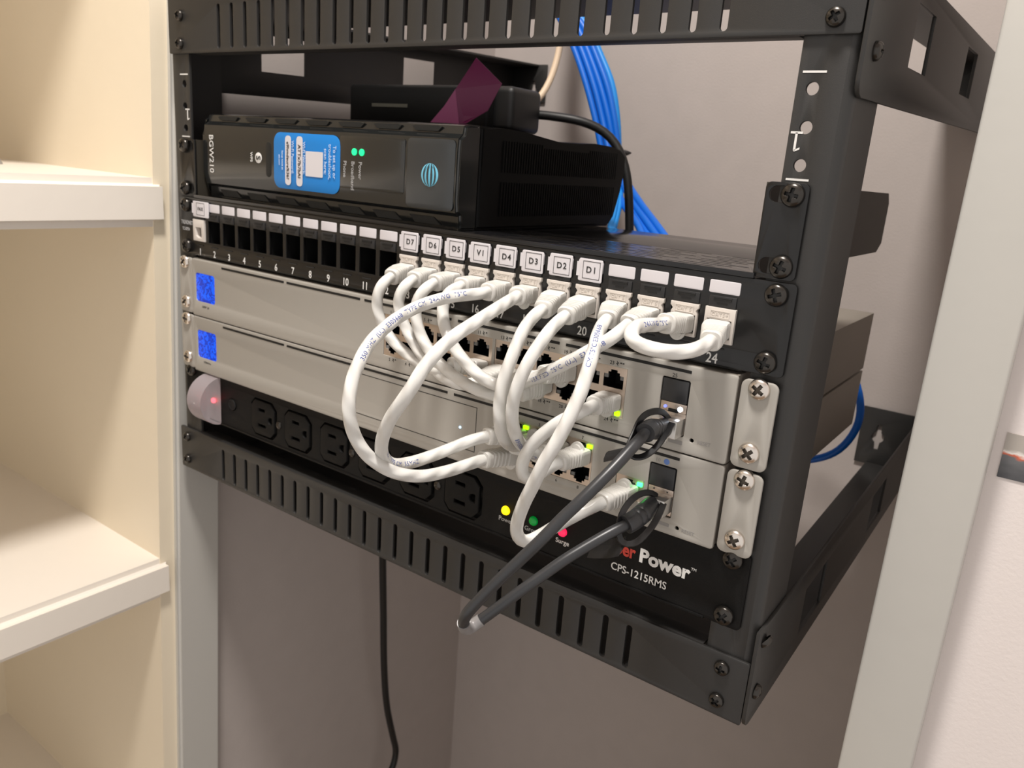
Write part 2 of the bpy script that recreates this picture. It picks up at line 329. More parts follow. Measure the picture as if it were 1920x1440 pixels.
# ---------------------------------------------------------------- cable routes (mm)
P={'C13':[[9.6,-22.0,-117.0],[9.5,-28.0,-119.8],[8.3,-31.0,-125.5],[7.7,-31.0,-134.2],[9.7,-30.0,-142.1],[15.3,-29.0,-150.0],[22.1,-29.0,-154.6],[29.2,-29.0,-157.8],[40.1,-30.0,-161.3],[52.1,-33.0,-162.4],[63.1,-36.0,-160.9],[68.6,-33.0,-158.0]],'C14':[[27.7,-22.0,-116.0],[28.0,-28.0,-118.1],[26.4,-31.0,-122.7],[25.0,-31.0,-129.8],[28.4,-31.0,-138.1],[33.9,-31.0,-145.7],[42.8,-32.0,-153.4],[51.9,-33.0,-159.3],[63.2,-35.0,-163.8],[74.4,-37.0,-165.3],[82.0,-36.0,-165.4],[85.0,-30.0,-164.2]],'C15':[[43.9,-22.0,-115.6],[43.3,-28.0,-118.0],[41.5,-32.0,-123.1],[40.4,-33.0,-130.3],[43.0,-34.0,-138.4],[47.9,-34.0,-146.5],[56.2,-35.0,-153.4],[65.3,-36.0,-158.2],[76.5,-37.0,-162.1],[87.4,-38.0,-164.7],[96.3,-37.0,-166.2],[104.6,-35.0,-166.7],[110.1,-33.0,-165.5],[114.1,-30.0,-163.7]],'C16':[[63.7,-22.0,-114.5],[65.1,-30.0,-115.5],[65.7,-36.0,-117.8],[65.1,-38.0,-122.7],[66.8,-40.0,-128.7],[71.3,-42.0,-136.0],[75.9,-43.0,-140.9],[80.8,-43.0,-145.8],[87.0,-42.0,-151.2],[95.8,-41.0,-156.6],[103.4,-39.0,-159.4],[110.8,-38.0,-159.7],[118.8,-38.0,-156.5],[126.2,-38.0,-152.2],[135.9,-40.0,-147.0],[146.6,-42.0,-139.7],[157.7,-42.0,-132.1],[163.9,-40.0,-127.2],[168.5,-35.0,-122.9],[169.7,-30.0,-120.2],[170.8,-24.0,-117.3]],'C17':[[82.3,-22.0,-115.0],[81.6,-29.0,-115.4],[77.5,-38.0,-116.1],[73.3,-47.0,-117.4],[67.5,-60.0,-121.3],[65.4,-73.0,-126.2],[65.8,-85.0,-131.6],[67.3,-95.0,-136.8],[69.9,-104.0,-144.3],[71.7,-110.0,-152.2],[74.1,-114.0,-160.8],[75.0,-114.0,-169.6],[75.1,-110.0,-180.3],[78.8,-104.0,-190.8],[84.5,-93.0,-199.9],[89.8,-78.0,-204.9],[93.3,-60.0,-206.0],[96.2,-46.0,-205.1],[98.3,-37.0,-204.4]],'C18':[[102.4,-22.0,-114.2],[105.0,-33.0,-115.4],[108.2,-48.0,-117.6],[110.1,-68.0,-122.3],[109.4,-83.0,-127.8],[107.7,-97.0,-137.6],[104.8,-106.0,-151.0],[94.9,-107.0,-165.9],[85.9,-103.0,-180.5],[80.0,-96.0,-191.8],[78.6,-87.0,-199.2],[79.2,-72.0,-201.6],[83.7,-55.0,-199.4],[92.1,-42.0,-193.9],[98.3,-35.0,-191.2]],'C19':[[119.4,-22.0,-118.7],[120.2,-28.0,-119.6],[119.4,-34.0,-123.8],[119.2,-40.0,-130.0],[120.4,-46.0,-136.7],[120.1,-50.0,-144.5],[119.6,-53.0,-152.4],[119.2,-54.0,-161.6],[119.5,-54.0,-169.4],[119.3,-52.0,-176.5],[117.9,-47.0,-183.6],[116.7,-40.0,-189.5],[114.1,-29.0,-194.2]],'C20':[[135.5,-25.0,-119.0],[136.6,-32.0,-120.2],[136.7,-39.0,-123.4],[135.9,-46.0,-129.4],[135.0,-52.0,-135.9],[133.4,-56.0,-143.7],[131.8,-58.0,-151.8],[130.2,-58.0,-159.5],[129.5,-57.0,-166.9],[128.3,-53.0,-174.5],[126.3,-46.0,-182.5],[125.4,-38.0,-189.5],[125.7,-33.0,-193.4],[127.6,-29.0,-194.8]],'C21':[[157.8,-22.0,-117.4],[159.0,-29.0,-119.3],[161.5,-37.0,-123.9],[164.6,-44.0,-128.3],[167.2,-52.0,-134.6],[168.3,-58.0,-143.5],[167.8,-62.0,-150.8],[166.8,-66.0,-158.2],[164.5,-69.0,-167.1],[160.2,-72.0,-178.3],[155.6,-72.0,-190.1],[149.6,-70.0,-202.8],[144.7,-67.0,-214.8],[142.3,-64.0,-223.3],[143.7,-62.0,-228.2],[146.6,-59.0,-228.9],[151.0,-54.0,-225.3],[157.1,-49.0,-219.4],[164.4,-41.0,-213.1],[171.1,-31.0,-208.3]],'C23':[[189.8,-24.0,-113.4],[189.4,-33.0,-113.0],[188.4,-42.0,-112.1],[187.7,-50.0,-112.2],[187.9,-55.0,-114.2],[189.8,-57.0,-116.5],[193.8,-58.0,-118.0],[200.9,-57.0,-118.9],[206.8,-54.0,-119.3],[210.7,-49.0,-119.3],[213.3,-42.0,-118.8],[214.0,-34.0,-117.9],[213.6,-26.0,-117.1]],'L24':[[157.1,-25.0,-161.5],[156.6,-31.0,-162.1],[154.0,-36.0,-164.2],[149.0,-41.0,-167.7],[143.2,-44.0,-173.6],[137.5,-46.0,-180.4],[133.8,-47.0,-186.9],[131.4,-47.0,-193.4],[130.6,-46.0,-199.5],[131.6,-44.0,-203.4],[133.6,-40.0,-203.6],[136.4,-36.0,-201.2],[138.5,-31.0,-198.4],[141.1,-27.0,-196.3]],'L19':[[127.6,-29.0,-150.9],[126.1,-33.0,-151.7],[123.8,-38.0,-151.1],[119.2,-41.0,-152.1],[114.8,-42.0,-155.5],[111.3,-40.0,-159.5],[110.3,-36.0,-162.3],[111.3,-32.0,-163.1]],'DA':[[194.0,-40.0,-162.9],[194.5,-50.0,-165.5],[192.1,-63.0,-173.6],[188.8,-72.0,-180.8],[185.2,-79.0,-187.7],[180.3,-85.0,-195.5],[175.1,-92.0,-205.0],[167.8,-97.0,-216.0],[159.7,-102.0,-228.0],[152.2,-106.0,-239.7],[148.3,-108.0,-246.4],[145.7,-107.0,-251.9],[143.2,-103.0,-258.0],[141.7,-98.0,-262.5],[142.0,-94.0,-261.9],[146.4,-90.0,-257.0],[157.9,-80.0,-243.3],[164.7,-72.0,-235.4],[171.3,-64.0,-227.8],[177.8,-55.0,-221.5],[184.4,-46.0,-215.6],[189.0,-38.0,-212.2]],'DBx':[[136.7,-92.0,-265.2],[139.0,-88.0,-262.8],[145.9,-82.0,-254.6],[159.8,-72.0,-239.6],[167.1,-63.0,-231.5],[175.5,-56.0,-223.0],[183.8,-46.0,-215.8],[188.5,-38.0,-212.7]],'CORD':[[-190,108,-250],[-190,124,-262],[-192,160,-310],[-196,185,-375],[-205.0,198.3,-439.4],[-215.0,210.0,-480.9],[-225.0,224.4,-559.8],[-230.0,233.3,-632.6],[-232.0,242.5,-696.0],[-232.0,256.2,-752.2],[-232.0,262.7,-776.5],[-232.0,259.2,-796.3],[-232.0,250.8,-824.4]],'BLK':[[-73.1,190.0,-7.3],[-63.1,195.0,-6.2],[-45.0,200.0,-5.7],[-27.3,205.0,-6.9],[-10.9,212.0,-8.7],[-0.2,220.0,-12.3],[10.2,225.0,-19.0],[18.7,228.0,-29.3],[25.3,228.0,-42.7],[29.6,228.0,-57.2],[33.2,228.0,-78.2],[36.0,230.0,-108.3]],'COAX':[[-133.1,300.0,5.1],[-127.9,310.0,12.1],[-123.5,318.0,21.5],[-121.1,325.0,33.7],[-119.5,330.0,47.7],[-118.9,333.0,59.4],[-118.4,335.0,71.9],[-118.7,336.0,91.4],[-118.9,336.0,110.5],[-120.7,336.0,138.8]],'BL1':[[-126.0,330.0,109.7],[-111.1,330.0,85.3],[-94.8,330.0,58.6],[-81.0,330.0,32.0],[-66.3,330.0,-1.9],[-55.7,330.0,-31.1],[-38.2,325.0,-55.1],[-10.7,300.0,-75.3],[25.3,260.0,-88.0],[44.8,240.0,-101.1]],'BL2':[[-121.8,333.0,110.1],[-105.7,333.0,85.7],[-88.8,333.0,59.0],[-73.5,333.0,30.0],[-60.3,333.0,-1.4],[-48.1,330.0,-30.7],[-29.6,325.0,-54.5],[0.2,300.0,-74.3],[34.4,262.0,-87.1],[59.2,240.0,-99.4]],'BL3':[[-117.6,336.0,110.5],[-100.9,336.0,86.0],[-84.1,336.0,59.3],[-68.2,336.0,30.4],[-55.0,336.0,-1.0],[-45.6,336.0,-30.2],[-27.5,328.0,-51.8],[5.3,300.0,-71.5],[41.9,262.0,-86.4],[66.2,240.0,-98.6]],'BL4':[[-112.8,338.0,110.6],[-94.9,338.0,86.1],[-78.1,338.0,59.5],[-61.7,338.0,30.6],[-50.3,338.0,-0.7],[-42.0,338.0,-29.9],[-24.9,330.0,-54.0],[-5.1,305.0,-74.8],[28.2,265.0,-90.1],[52.0,240.0,-100.2]],'BL5':[[-133.0,345.0,113.0],[-117.2,345.0,88.1],[-100.6,345.0,60.8],[-85.0,345.0,31.3],[-72.7,345.0,-0.8],[-60.7,345.0,-30.5],[-39.9,335.0,-52.4],[-20.8,310.0,-68.8],[-6.7,280.0,-86.8],[2.1,260.0,-99.6]],'BL6':[[-113.6,345.0,112.0],[-94.4,345.0,87.3],[-77.0,345.0,60.5],[-61.3,345.0,33.9],[-51.3,345.0,-0.2],[-46.4,345.0,-29.8],[-35.0,335.0,-49.6],[-25.0,312.0,-66.7],[-10.0,280.0,-82.4],[-1.6,262.0,-100.1]],'LOOP':[[156.8,330.0,-165.8],[173.1,330.0,-168.5],[185.9,330.0,-173.5],[195.6,330.0,-181.3],[205.7,330.0,-194.6],[213.6,330.0,-210.1],[217.7,330.0,-225.1],[217.1,330.0,-240.9],[210.2,330.0,-258.2],[199.4,330.0,-270.6],[183.0,330.0,-279.3],[167.4,330.0,-284.8]]}
# ---------------------------------------------------------------- the room
def lean(z): return 8.3 + .031 * z              # the left corner of the alcove is slightly out of plumb
struct('floor', box(-1000, 1300, -1500, 460, -1530, -1500), 'floor')
struct('ceiling', box(-1000, 1300, -1500, 460, 900, 930), 'wall_white')
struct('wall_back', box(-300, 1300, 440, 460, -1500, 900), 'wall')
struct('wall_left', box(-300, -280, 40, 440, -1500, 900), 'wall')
bm = bmesh.new(); z0, z1 = -1500, 900
prism(bm, [(-640, lean(z0)), (-262, lean(z0)), (-262, lean(z0) + 43), (-640, lean(z0) + 43)], lambda u, v, t: (u, v + (lean(t) - lean(z0)), t), z0, z1)
bmesh.ops.bevel(bm, geom=[e for e in bm.edges if abs(e.verts[0].co.x + .262) < 1e-5 and abs(e.verts[1].co.x + .262) < 1e-5 and abs(e.verts[0].co.z - e.verts[1].co.z) > 1], offset=2.5 * S, segments=3, affect='EDGES')
struct('trim_1', bm, 'trim')
struct('trim_2', box(290.8, 325.5, 60, 84, -1500, 900, 1.5, 3), 'trim')
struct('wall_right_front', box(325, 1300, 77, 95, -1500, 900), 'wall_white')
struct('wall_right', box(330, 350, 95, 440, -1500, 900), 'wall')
struct('wall_shelf_side', box(-660, -640, -1500, 60, -1500, 900), 'shelf')

# built-in shelving on the left, opening towards the passage
sh = thing('built_in_shelving', 'cream painted built-in shelving unit with thick rounded shelf edges at left', 'shelf', (-450, -300, -1500))
bm = bmesh.new()
prism(bm, [(-620, lean(z0) - 14), (-268, lean(z0) - 14), (-268, lean(z0)), (-620, lean(z0))], lambda u, v, t: (u, v + (lean(t) - lean(z0)), t), z0, z1)
finish('side_panel', bm, 'shelf', sh)
finish('back_panel', box(-632, -618, -1400, 0, z0, z1), 'shelf', sh)
for zt, th in ((262, 38), (-77.5, 38.5), (-409, 38), (-748, 38), (-1090, 38)):
    bm = box(-618, -262.0, -1400, lean(zt) - 3, zt - th, zt)
    es = [e for e in bm.edges if all(v.co.x > -.2621 for v in e.verts)]
    bmesh.ops.bevel(bm, geom=es, offset=6.5 * S, segments=5, affect='EDGES')
    finish('shelf', bm, 'nosing', sh)
g = cyl(bmesh.new(), (-410, -72, -75.5), (0, 0, 1), 13, 4, 32, 11.5)
tag(finish('furniture_bumper', g, 'aludark'), 'small round grey pad lying flat on the upper cream shelf', 'pad')

# photograph fixed to the wall beyond the right trim
pm = bpy.data.materials.new('photo_print'); pm.use_nodes = True; nt = pm.node_tree; n = nt.nodes; b = n['Principled BSDF']; b.inputs['Roughness'].default_value = .25
tc = n.new('ShaderNodeTexCoord'); nz = n.new('ShaderNodeTexNoise'); nz.inputs['Scale'].default_value = 60; nz.inputs['Detail'].default_value = 6
mp = n.new('ShaderNodeMapping'); mp.inputs['Scale'].default_value = (1, 1, 2.2); nt.links.new(tc.outputs['Object'], mp.inputs[0]); nt.links.new(mp.outputs[0], nz.inputs[0])
sp = n.new('ShaderNodeSeparateXYZ'); nt.links.new(tc.outputs['Object'], sp.inputs[0])
mr = n.new('ShaderNodeMapRange'); mr.inputs[1].default_value = -.1775; mr.inputs[2].default_value = -.1545; nt.links.new(sp.outputs[2], mr.inputs[0])
ad = n.new('ShaderNodeMath'); ad.operation = 'MULTIPLY_ADD'; ad.inputs[1].default_value = .7; nt.links.new(nz.outputs['Fac'], ad.inputs[0]); nt.links.new(mr.outputs[0], ad.inputs[2])
cr = n.new('ShaderNodeValToRGB'); E_ = cr.color_ramp.elements; E_[0].position = .35; E_[0].color = (.05, .05, .055, 1); E_[1].position = 1.0; E_[1].color = (.42, .38, .34, 1)
for p, c in ((.78, (.14, .14, .145, 1)), (.86, (.60, .12, .05, 1)), (.92, (.8, .75, .7, 1))): e = E_.new(p); e.color = c
nt.links.new(ad.outputs[0], cr.inputs[0]); nt.links.new(cr.outputs[0], b.inputs['Base Color'])
tag(finish('photo_print', box(330, 420, 76.4, 77.1, -177.3, -154.5), pm), 'narrow dark landscape photo print stuck on the white wall at far right', 'picture')

# ceiling lamp above the passage (out of frame)
lt = thing('ceiling_light', 'round ceiling light hanging above the passage, outside the picture', 'light', (LAMP_POS[0], LAMP_POS[1], 900))
finish('canopy', cyl(bmesh.new(), (LAMP_POS[0], LAMP_POS[1], LAMP_POS[2] + 27), (0, 0, 1), LAMP_R + 14, 46, 48, LAMP_R + 6), 'white', lt)

# ---------------------------------------------------------------- rack frame
rack = thing('wall_mount_rack', 'black open-frame wall rack with slotted front bars and numbered rails', 'rack', (0, 200, -318))
SH = .037                                        # the hanging frame sags forward: its side arms climb towards the wall
def frontbar(z0, z1, xa, xb, xs, zs0, zs1, lip):
    holes = [rr(xs + 15.0 * i, (zs0 + zs1) / 2, 3.6, zs1 - zs0, 1.8) for i in range(26)]
    bm = join([plate(rr((xa + xb) / 2, (z0 + z1) / 2, xb - xa, z1 - z0, 1.2), holes, 2, FRONT(-2), .3)])
    bx(bm, xa + 26, xb - 26, -.3, 11, lip[0], lip[1], .4); bx(bm, -248, 248, -.4, 119, lip[2], lip[3])
    return bm
finish('front_bar', frontbar(14.7, 54, -247.2, 249.2, -185.3, 17.3, 46.5, (14.7, 16.3, 50.6, 52.4)), 'steel', rack)
finish('front_bar', frontbar(-318.5, -282, -252.5, 249.6, -193.3, -315.5, -288.6, (-283.6, -282, -318.3, -316.5)), 'steel', rack)
def upright(s):
    holes = []
    for u in range(6):
        for k in (6.35, 22.225, 38.1): holes.append(circ(s * 232.55, -44.45 * u - k, 2.75))
    xa, xb = sorted((s * 225.6, s * 245.5))
    bm = join([plate([(xa, -300), (xb, -300), (xb, 50), (xa, 50)], holes, 2, FRONT(0), .15)])
    # rounded outer corner and side flange
    prof = []
    for k in range(9):
        a = PI / 2 * k / 8; prof.append((245 + 5.2 * math.sin(a), 5.2 - 5.2 * math.cos(a)))
    prof += [(250.2, 43), (248.4, 43)]
    for k in range(8, -1, -1):
        a = PI / 2 * k / 8; prof.append((245 + 3.4 * math.sin(a), 5.2 - 3.4 * math.cos(a)))
    prism(bm, [(s * x, y) for x, y in prof], lambda u, v, t: (u, v, t), -300, 50)
    return finish('rail', bm, 'steel', rack)
ups = [upright(-1), upright(1)]
for s, r in ((-1, ups[0]), (1, ups[1])):
    for z in (.4, -44.2): finish('unit_line', box(s * 232.5 - 5, s * 232.5 + 5, -.15, .05, z - .45, z + .45), 'white', r)
    xc = 224.5 + 4.6 if s > 0 else -232.55 + 3.0
    bm = bmesh.new()                              # the rail was fitted upside down, so its 1 stands on its head
    bx(bm, xc - .5, xc + .5, -.15, .05, -31.9, -24.5); bx(bm, xc - 2.6, xc + 2.6, -.15, .05, -24.9, -24.0)
    prism(bm, [(xc - .5, -31.9), (xc + 2.2, -30.6), (xc + 2.2, -31.5), (xc, -32.4)], lambda u, v, t: (u, t, v), -.15, .05)
    finish('unit_number', bm, 'white', r)
def sidebar(s, top):
    zb, zt = (-9.5, 50) if top else (-319, -262.5)
    wz = (10.0, 39.0) if top else (-307, -277)
    ho = [[(y0, wz[0] + SH * y0), (y1, wz[0] + SH * y1), (y1, wz[1] + SH * y1), (y0, wz[1] + SH * y0)] for y0, y1 in ((82, 128), (252, 299))]
    y0, y1 = (-3.0 if s > 0 else 3.0), 439
    out = [(y0, zb + 7), (y0 + .8, zb + 3.6), (y0 + 3, zb + 1.2), (y0 + 6.5, zb), (y1, zb + SH * y1), (y1, zt + SH * y1), (y0, zt)]
    f = (RIGHT if s > 0 else LEFT)(s * (252.2 if s > 0 else 250.6))
    bm = join([plate(out, ho, 2, f, .25)])
    xa, xb = sorted((s * 250.4, s * 212))
    lz = zt if top else zb                       # long return flange
    prism(bm, [(50, lz + SH * 50), (y1, lz + SH * y1), (y1, lz + SH * y1 + (-1.8 if top else 1.8)), (50, lz + SH * 50 + (-1.8 if top else 1.8))], lambda u, v, t: (t, u, v), xa, xb)
    zc = (zb + zt) / 2 + SH * y1
    key = circ(s * 218, zc, 5.5, 24); kk = rr(s * 218, zc, 4.6, 25, 2.2)
    # keyhole outline as one polygon
    ko = []
    for k in range(40):
        a = 2 * PI * k / 40; c_, s_ = math.cos(a), math.sin(a)
        r1 = 5.5; r2 = min(2.3 / max(abs(c_), 1e-3), 12 / max(abs(s_), 1e-3)); r_ = max(r1, r2); ko.append((s * 218 + r_ * c_, zc + r_ * s_))
    xa, xb = sorted((s * 250, s * 201))
    zf = zb + SH * y1 + (18 if top else 0)
    me = plate([(xa, zf), (xb, zf), (xb, zt + SH * y1), (xa, zt + SH * y1)], [ko], 2, FRONT(436.5), .2)
    bm.from_mesh(me); bpy.data.meshes.remove(me)
    return finish('side_arm', bm, 'steel', rack)
for s in (-1, 1):
    for top in (True, False): sidebar(s, top)
for x, z in ((-231.8, 40.6), (-232.6, 21.4), (238, 21.2), (238, 40.6), (-243, -290), (-243.5, -310.4), (235.8, -289.8), (235.8, -309.2)): screw('sml', x, -2, z, rack)
for y, z in ((12.5, 10), (5.8, -269.9), (6, -300.1), (12.5, 34)): screw('sml', 252.3, y, z, rack, side=1)

# ---------------------------------------------------------------- cantilever tray
tray = thing('rack_tray', 'glossy black vented rack tray carrying the gateway above the patch panel', 'shelf', (0, 100, -88.5))
holes = []
for r_ in range(9):
    for c_ in range(11):
        x = -205 + c_ * 38 + (r_ % 3) * 6
        if x + 15 < 215: holes.append(rr(x + 8, 12 + r_ * 7.5, 26, 2.0, 1))
out = [(-221, -1), (221, -1), (221, 150), (205, 178), (-205, 178), (-221, 150)]
me = plate(out, holes, 1.6, lambda a, b, c: (a, b, -87.8 + c), .15)
bm = join([me]); bx(bm, -221, 221, -3.0, -1.2, -89.2, -86.6, .4)
finish('deck', bm, 'gloss', tray)
for s in (-1, 1):
    xa, xb = sorted((s * 219.4, s * 221))
    bm = prism(bmesh.new(), [(0, -46), (255, -47), (262, -54), (262, -82), (250, -88), (0, -88)], lambda u, v, t: (t, u, v + (SH * .2 * u if 0 else 0)), xa, xb)
    finish('wing', bm, 'traysteel', tray)
    me = plate(rr(s * 229.5, -67.0, 19.4 if s > 0 else 20, 42.8, 2.6), [rr(s * 228.5, -50.8, 13.5, 7.2, 3.6), rr(s * 228.5, -82.55, 13.5, 7.2, 3.6)], 1.6, FRONT(-1.8), .3)
    link('ear', me, 'panel', tray)
    for z in (-50.8, -82.55): screw('blk', s * 232.4, -1.8, z, tray)

# ---------------------------------------------------------------- gateway
gw = thing('internet_gateway', 'black upright gateway lying on its side on the rack tray with blue sticker', 'gateway', (-90, 100, -85))
prof = [(9, -87.5), (8, -79.4), (5.0, -77.2), (4.0, -70), (4.0, -42), (4.6, -34.6), (8, -31.8), (9, -27.2), (14, -26)]
F_ = lambda u, v, t: (t, u, v)
bm = prism(bmesh.new(), [(24, -87.5)] + prof + [(24, -26)], F_, -217, 35.8)
bmesh.ops.bevel(bm, geom=[e for e in bm.edges if e.verts[0].co.x < -.216 and e.verts[1].co.x < -.216], offset=1.6 * S, segments=3, affect='EDGES')
bmesh.ops.bevel(bm, geom=[e for e in bm.edges if e.verts[0].co.x > .0355 and e.verts[1].co.x > .0355], offset=1.6 * S, segments=3, affect='EDGES')
finish('front_cover', bm, 'gwface', gw, smooth=30)
top = [(24, -26), (45, -25.7), (66, -26.2), (85, -27.8), (112, -30.0), (140, -29), (157, -27.8), (185, -28.5), (200, -30), (207, -34), (206, -45), (202, -62), (197, -81), (190, -87.5), (24, -87.5)]
bm = prism(bmesh.new(), top, F_, -214, 36.2)
bmesh.ops.bevel(bm, geom=[e for e in bm.edges if e.verts[0].co.x > .036 and e.verts[1].co.x > .036], offset=2.0 * S, segments=3, affect='EDGES')
finish('housing', bm, 'gwside', gw, smooth=30)
bm = bmesh.new()
for row in ((-52, -33), (-79, -58)):
    for i in range(52):
        y = 46 + i * 2.85
        zt = row[1] - (2 if row[1] > -40 and 90 < y < 150 else 0)
        bx(bm, 36.1, 36.8, y, y + 1.2, row[0], zt)
finish('side_grille', bm, 'gwside', gw, smooth=0)
for i in range(7):
    xa = -202 + i * 32.8
    bm = prism(bmesh.new(), [(xa, -28.4), (xa + 3, -27.9), (xa + 21, -27.9), (xa + 24, -28.4), (xa + 21, -30.9), (xa + 3, -30.9)], lambda u, v, t: (u, t, v), 7.3, 9)
    finish('vent_slot', bm, 'gwvent', gw, smooth=0)
    bm = prism(bmesh.new(), [(xa, -81.2), (xa + 20, -81.2), (xa + 26, -85.6), (xa + 5, -85.6)], lambda u, v, t: (u, t, v), 7.7, 9)
    finish('vent_slot', bm, 'gwvent', gw, smooth=0)
GY = 3.75
G = FRONT(GY)
# grey lens towards the emblem, status window
link('lens', plate(rr(14, -56, 38, 41, 3), [], .3, G, .05), 'gwlens', gw)
link('status_window', plate(rr(-36, -53, 58, 33, 2), [], .25, G, .05), 'gwface', gw)
link('setup_button', plate(rr(-138.6, -56, 6.0, 24, 2.9), [], 1.2, G, .3), 'gwvent', gw)
me = plate(circ(13.9, -56.5, 6.8, 40), [], .5, FRONT(GY - .1), .05); em = link('emblem', me, 'globe', gw)
bm = bmesh.new()                                  # the dark curved bands across the globe
for k, (off, bw) in enumerate(((-4.4, .85), (-2.1, 1.2), (.5, 1.25), (2.9, 1.0))):
    pts = []
    for j in range(13):
        t = -1 + 2 * j / 12; z = t * 6.6; half = math.sqrt(max(0, 6.8 ** 2 - z * z)); xx = off * math.sqrt(max(0, 1 - (t * .93) ** 2)) * 1.25 + 1.1
        pts.append((13.9 + max(-half, min(half, xx)), z, bw * (1 - .75 * t * t)))
    for (x0, z0_, w0), (x1, z1_, w1) in zip(pts, pts[1:]):
        prism(bm, [(x0 - w0 / 2, z0_), (x1 - w1 / 2, z1_), (x1 + w1 / 2, z1_), (x0 + w0 / 2, z0_)], lambda u, v, t: (u, t, v - 56.5), GY - .7, GY - .5)
finish('emblem_band', bm, 'gwlens', em, smooth=0)
stk = link('sticker', plate(rr(-98.5, -55.7, 67.8, 37.6, 7), [], .4, FRONT(GY - .1), .05), 'sticker', gw)
TY = FRONT(GY - .55)
bm = join([plate(rr(-116.6, -55.4, 6.2, 33, 2.6), [], .2, TY, .03), plate(rr(-104.6, -55.4, 6.4, 33, 2.6), [], .2, TY, .03), plate(rr(-89.6, -56.4, 17.4, 16.4, .8), [], .2, TY, .03)])
finish('white_box', bm, 'paper', stk, smooth=0)
TZ = FRONT(GY - .75)
for s_, sz, x, z, mt_ in (('To set up or', 4.1, -69.4, -54, 'stickertxt'), ('troubleshoot,', 4.1, -73.8, -54, 'stickertxt'), ('scan here:', 4.1, -78.2, -54, 'stickertxt'),
                    ('Wi-Fi Network:', 3.3, -99.7, -53, 'stickertxt'), ('Wi-Fi Password:', 3.3, -111.5, -53, 'stickertxt'), ('ATTx7b7bAI', 4.2, -104.7, -55.4, 'ink'), ('e9hmdeure%36?', 3.8, -116.8, -55.4, 'ink'),
                    ('Setup tools at', 2.3, -122.4, -55.4, 'stickertxt'), ('att.com', 2.3, -125.6, -55.4, 'stickertxt')):
    txt('sticker_text', s_, sz, rot90(TZ, x, z), mt_, stk, th=.06, bold=.04)
GT = FRONT(GY - .05)
txt('model_lettering', 'BGW210', 7.3, rot90(GT, -206.3, -55.4), 'white', gw, bold=.02)
txt('setup_lettering', 'WPS', 3.4, rot90(GT, -157.9, -55.2), 'white', gw, bold=.05)
wi = link('setup_emblem', plate(circ(-150, -55.4, 3.7, 24), [], .2, FRONT(GY + .05), .03), 'white', gw)
txt('emblem_arrows', 'S', 7.0, rot90(FRONT(GY - .3), -150, -55.4), 'gwface', wi, bold=.1)
for s_, x in (('Power', -45.9), ('Broadband', -52.7), ('Phone', -60.2)): txt('status_lettering', s_, 4.2, rot90(GT, x, -52.2), 'whitedim', gw, align='LEFT', bold=.03)
for x in (-51.2, -44.4):
    finish('status_light', cyl(bmesh.new(), (x, GY - .2, -46.4), (0, 1, 0), 2.2, .8, 24), 'green', gw)

# adapter lying on the gateway, magenta tape, plug
ad_ = thing('power_adapter', 'dark box-shaped adapter lying behind on top of the gateway under magenta tape', 'adapter', (-135, 185, -25))
bm = box(-216, -60, 150, 206, -28.5, 11.4, 3, 3)
finish('case', bm, 'blackplastic', ad_)
finish('label_strip', box(-187, -145, 149.6, 150.2, -7, -4.2), 'adlabel', ad_)
finish('plug', box(-62, -42, 158, 200, -22, 12, 5, 4), 'cord', ad_)
tp = thing('magenta_tape', 'folded piece of magenta tape hanging off the dark adapter', 'tape', (-50, 112, 0))
def quadstrip(a, th=.25):
    bm = bmesh.new(); n_ = len(a) // 2
    fr_ = [bm.verts.new(Vector(p) * S) for p in a]; bk = [bm.verts.new((Vector(p) + Vector((0, th, 0))) * S) for p in a]
    bm.faces.new(fr_); bm.faces.new(bk[::-1])
    for i in range(len(a)): bm.faces.new((fr_[i], bk[i], bk[(i + 1) % len(a)], fr_[(i + 1) % len(a)]))
    return bm
finish('upper_flap', quadstrip([(-43, 112, 25.5), (-22.7, 118, 8.6), (-33.5, 117, -10.2), (-50.5, 113, -20.2), (-55.2, 111, -20.4), (-57.5, 108, 3.6)]), 'tape', tp, smooth=0)
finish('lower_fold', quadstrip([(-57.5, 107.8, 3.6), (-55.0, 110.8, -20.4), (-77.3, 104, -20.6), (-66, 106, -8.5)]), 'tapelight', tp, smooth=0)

# ---------------------------------------------------------------- patch panel
PX = lambda i: -215.2 + 18.4 * (i - 1)
pp = thing('patch_bay', 'black 24-port patch bay with white label strips and white port numbers', 'patch panel', (0, 0, -133))
holes = []
for i in range(1, 25):
    holes.append([(PX(i) - 7.4, -121.6), (PX(i) + 7.4, -121.6), (PX(i) + 7.4, -105.3), (PX(i) - 7.4, -105.3)])
for s in (-1, 1):
    for z in (-95.25, -127): holes.append(rr(s * 232.5, z, 9, 6.6, 3.3))
link('face_plate', plate(rr(0, -111.2, 482.6, 43.8, 2.4), holes, 2, FRONT(-2.2), .35), 'panel', pp)
bm = bmesh.new()
bx(bm, -221, 221, -.2, 28, -134, -132.4); bx(bm, -221, 221, -.2, 28, -90.8, -89.4)
for i in range(0, 25): bx(bm, PX(i) + 8.4, PX(i) + 10, -.2, 20, -124, -103)
bx(bm, -224, 224, 20, 21, -133, -90)
finish('jack_bay', bm, 'hole', pp)
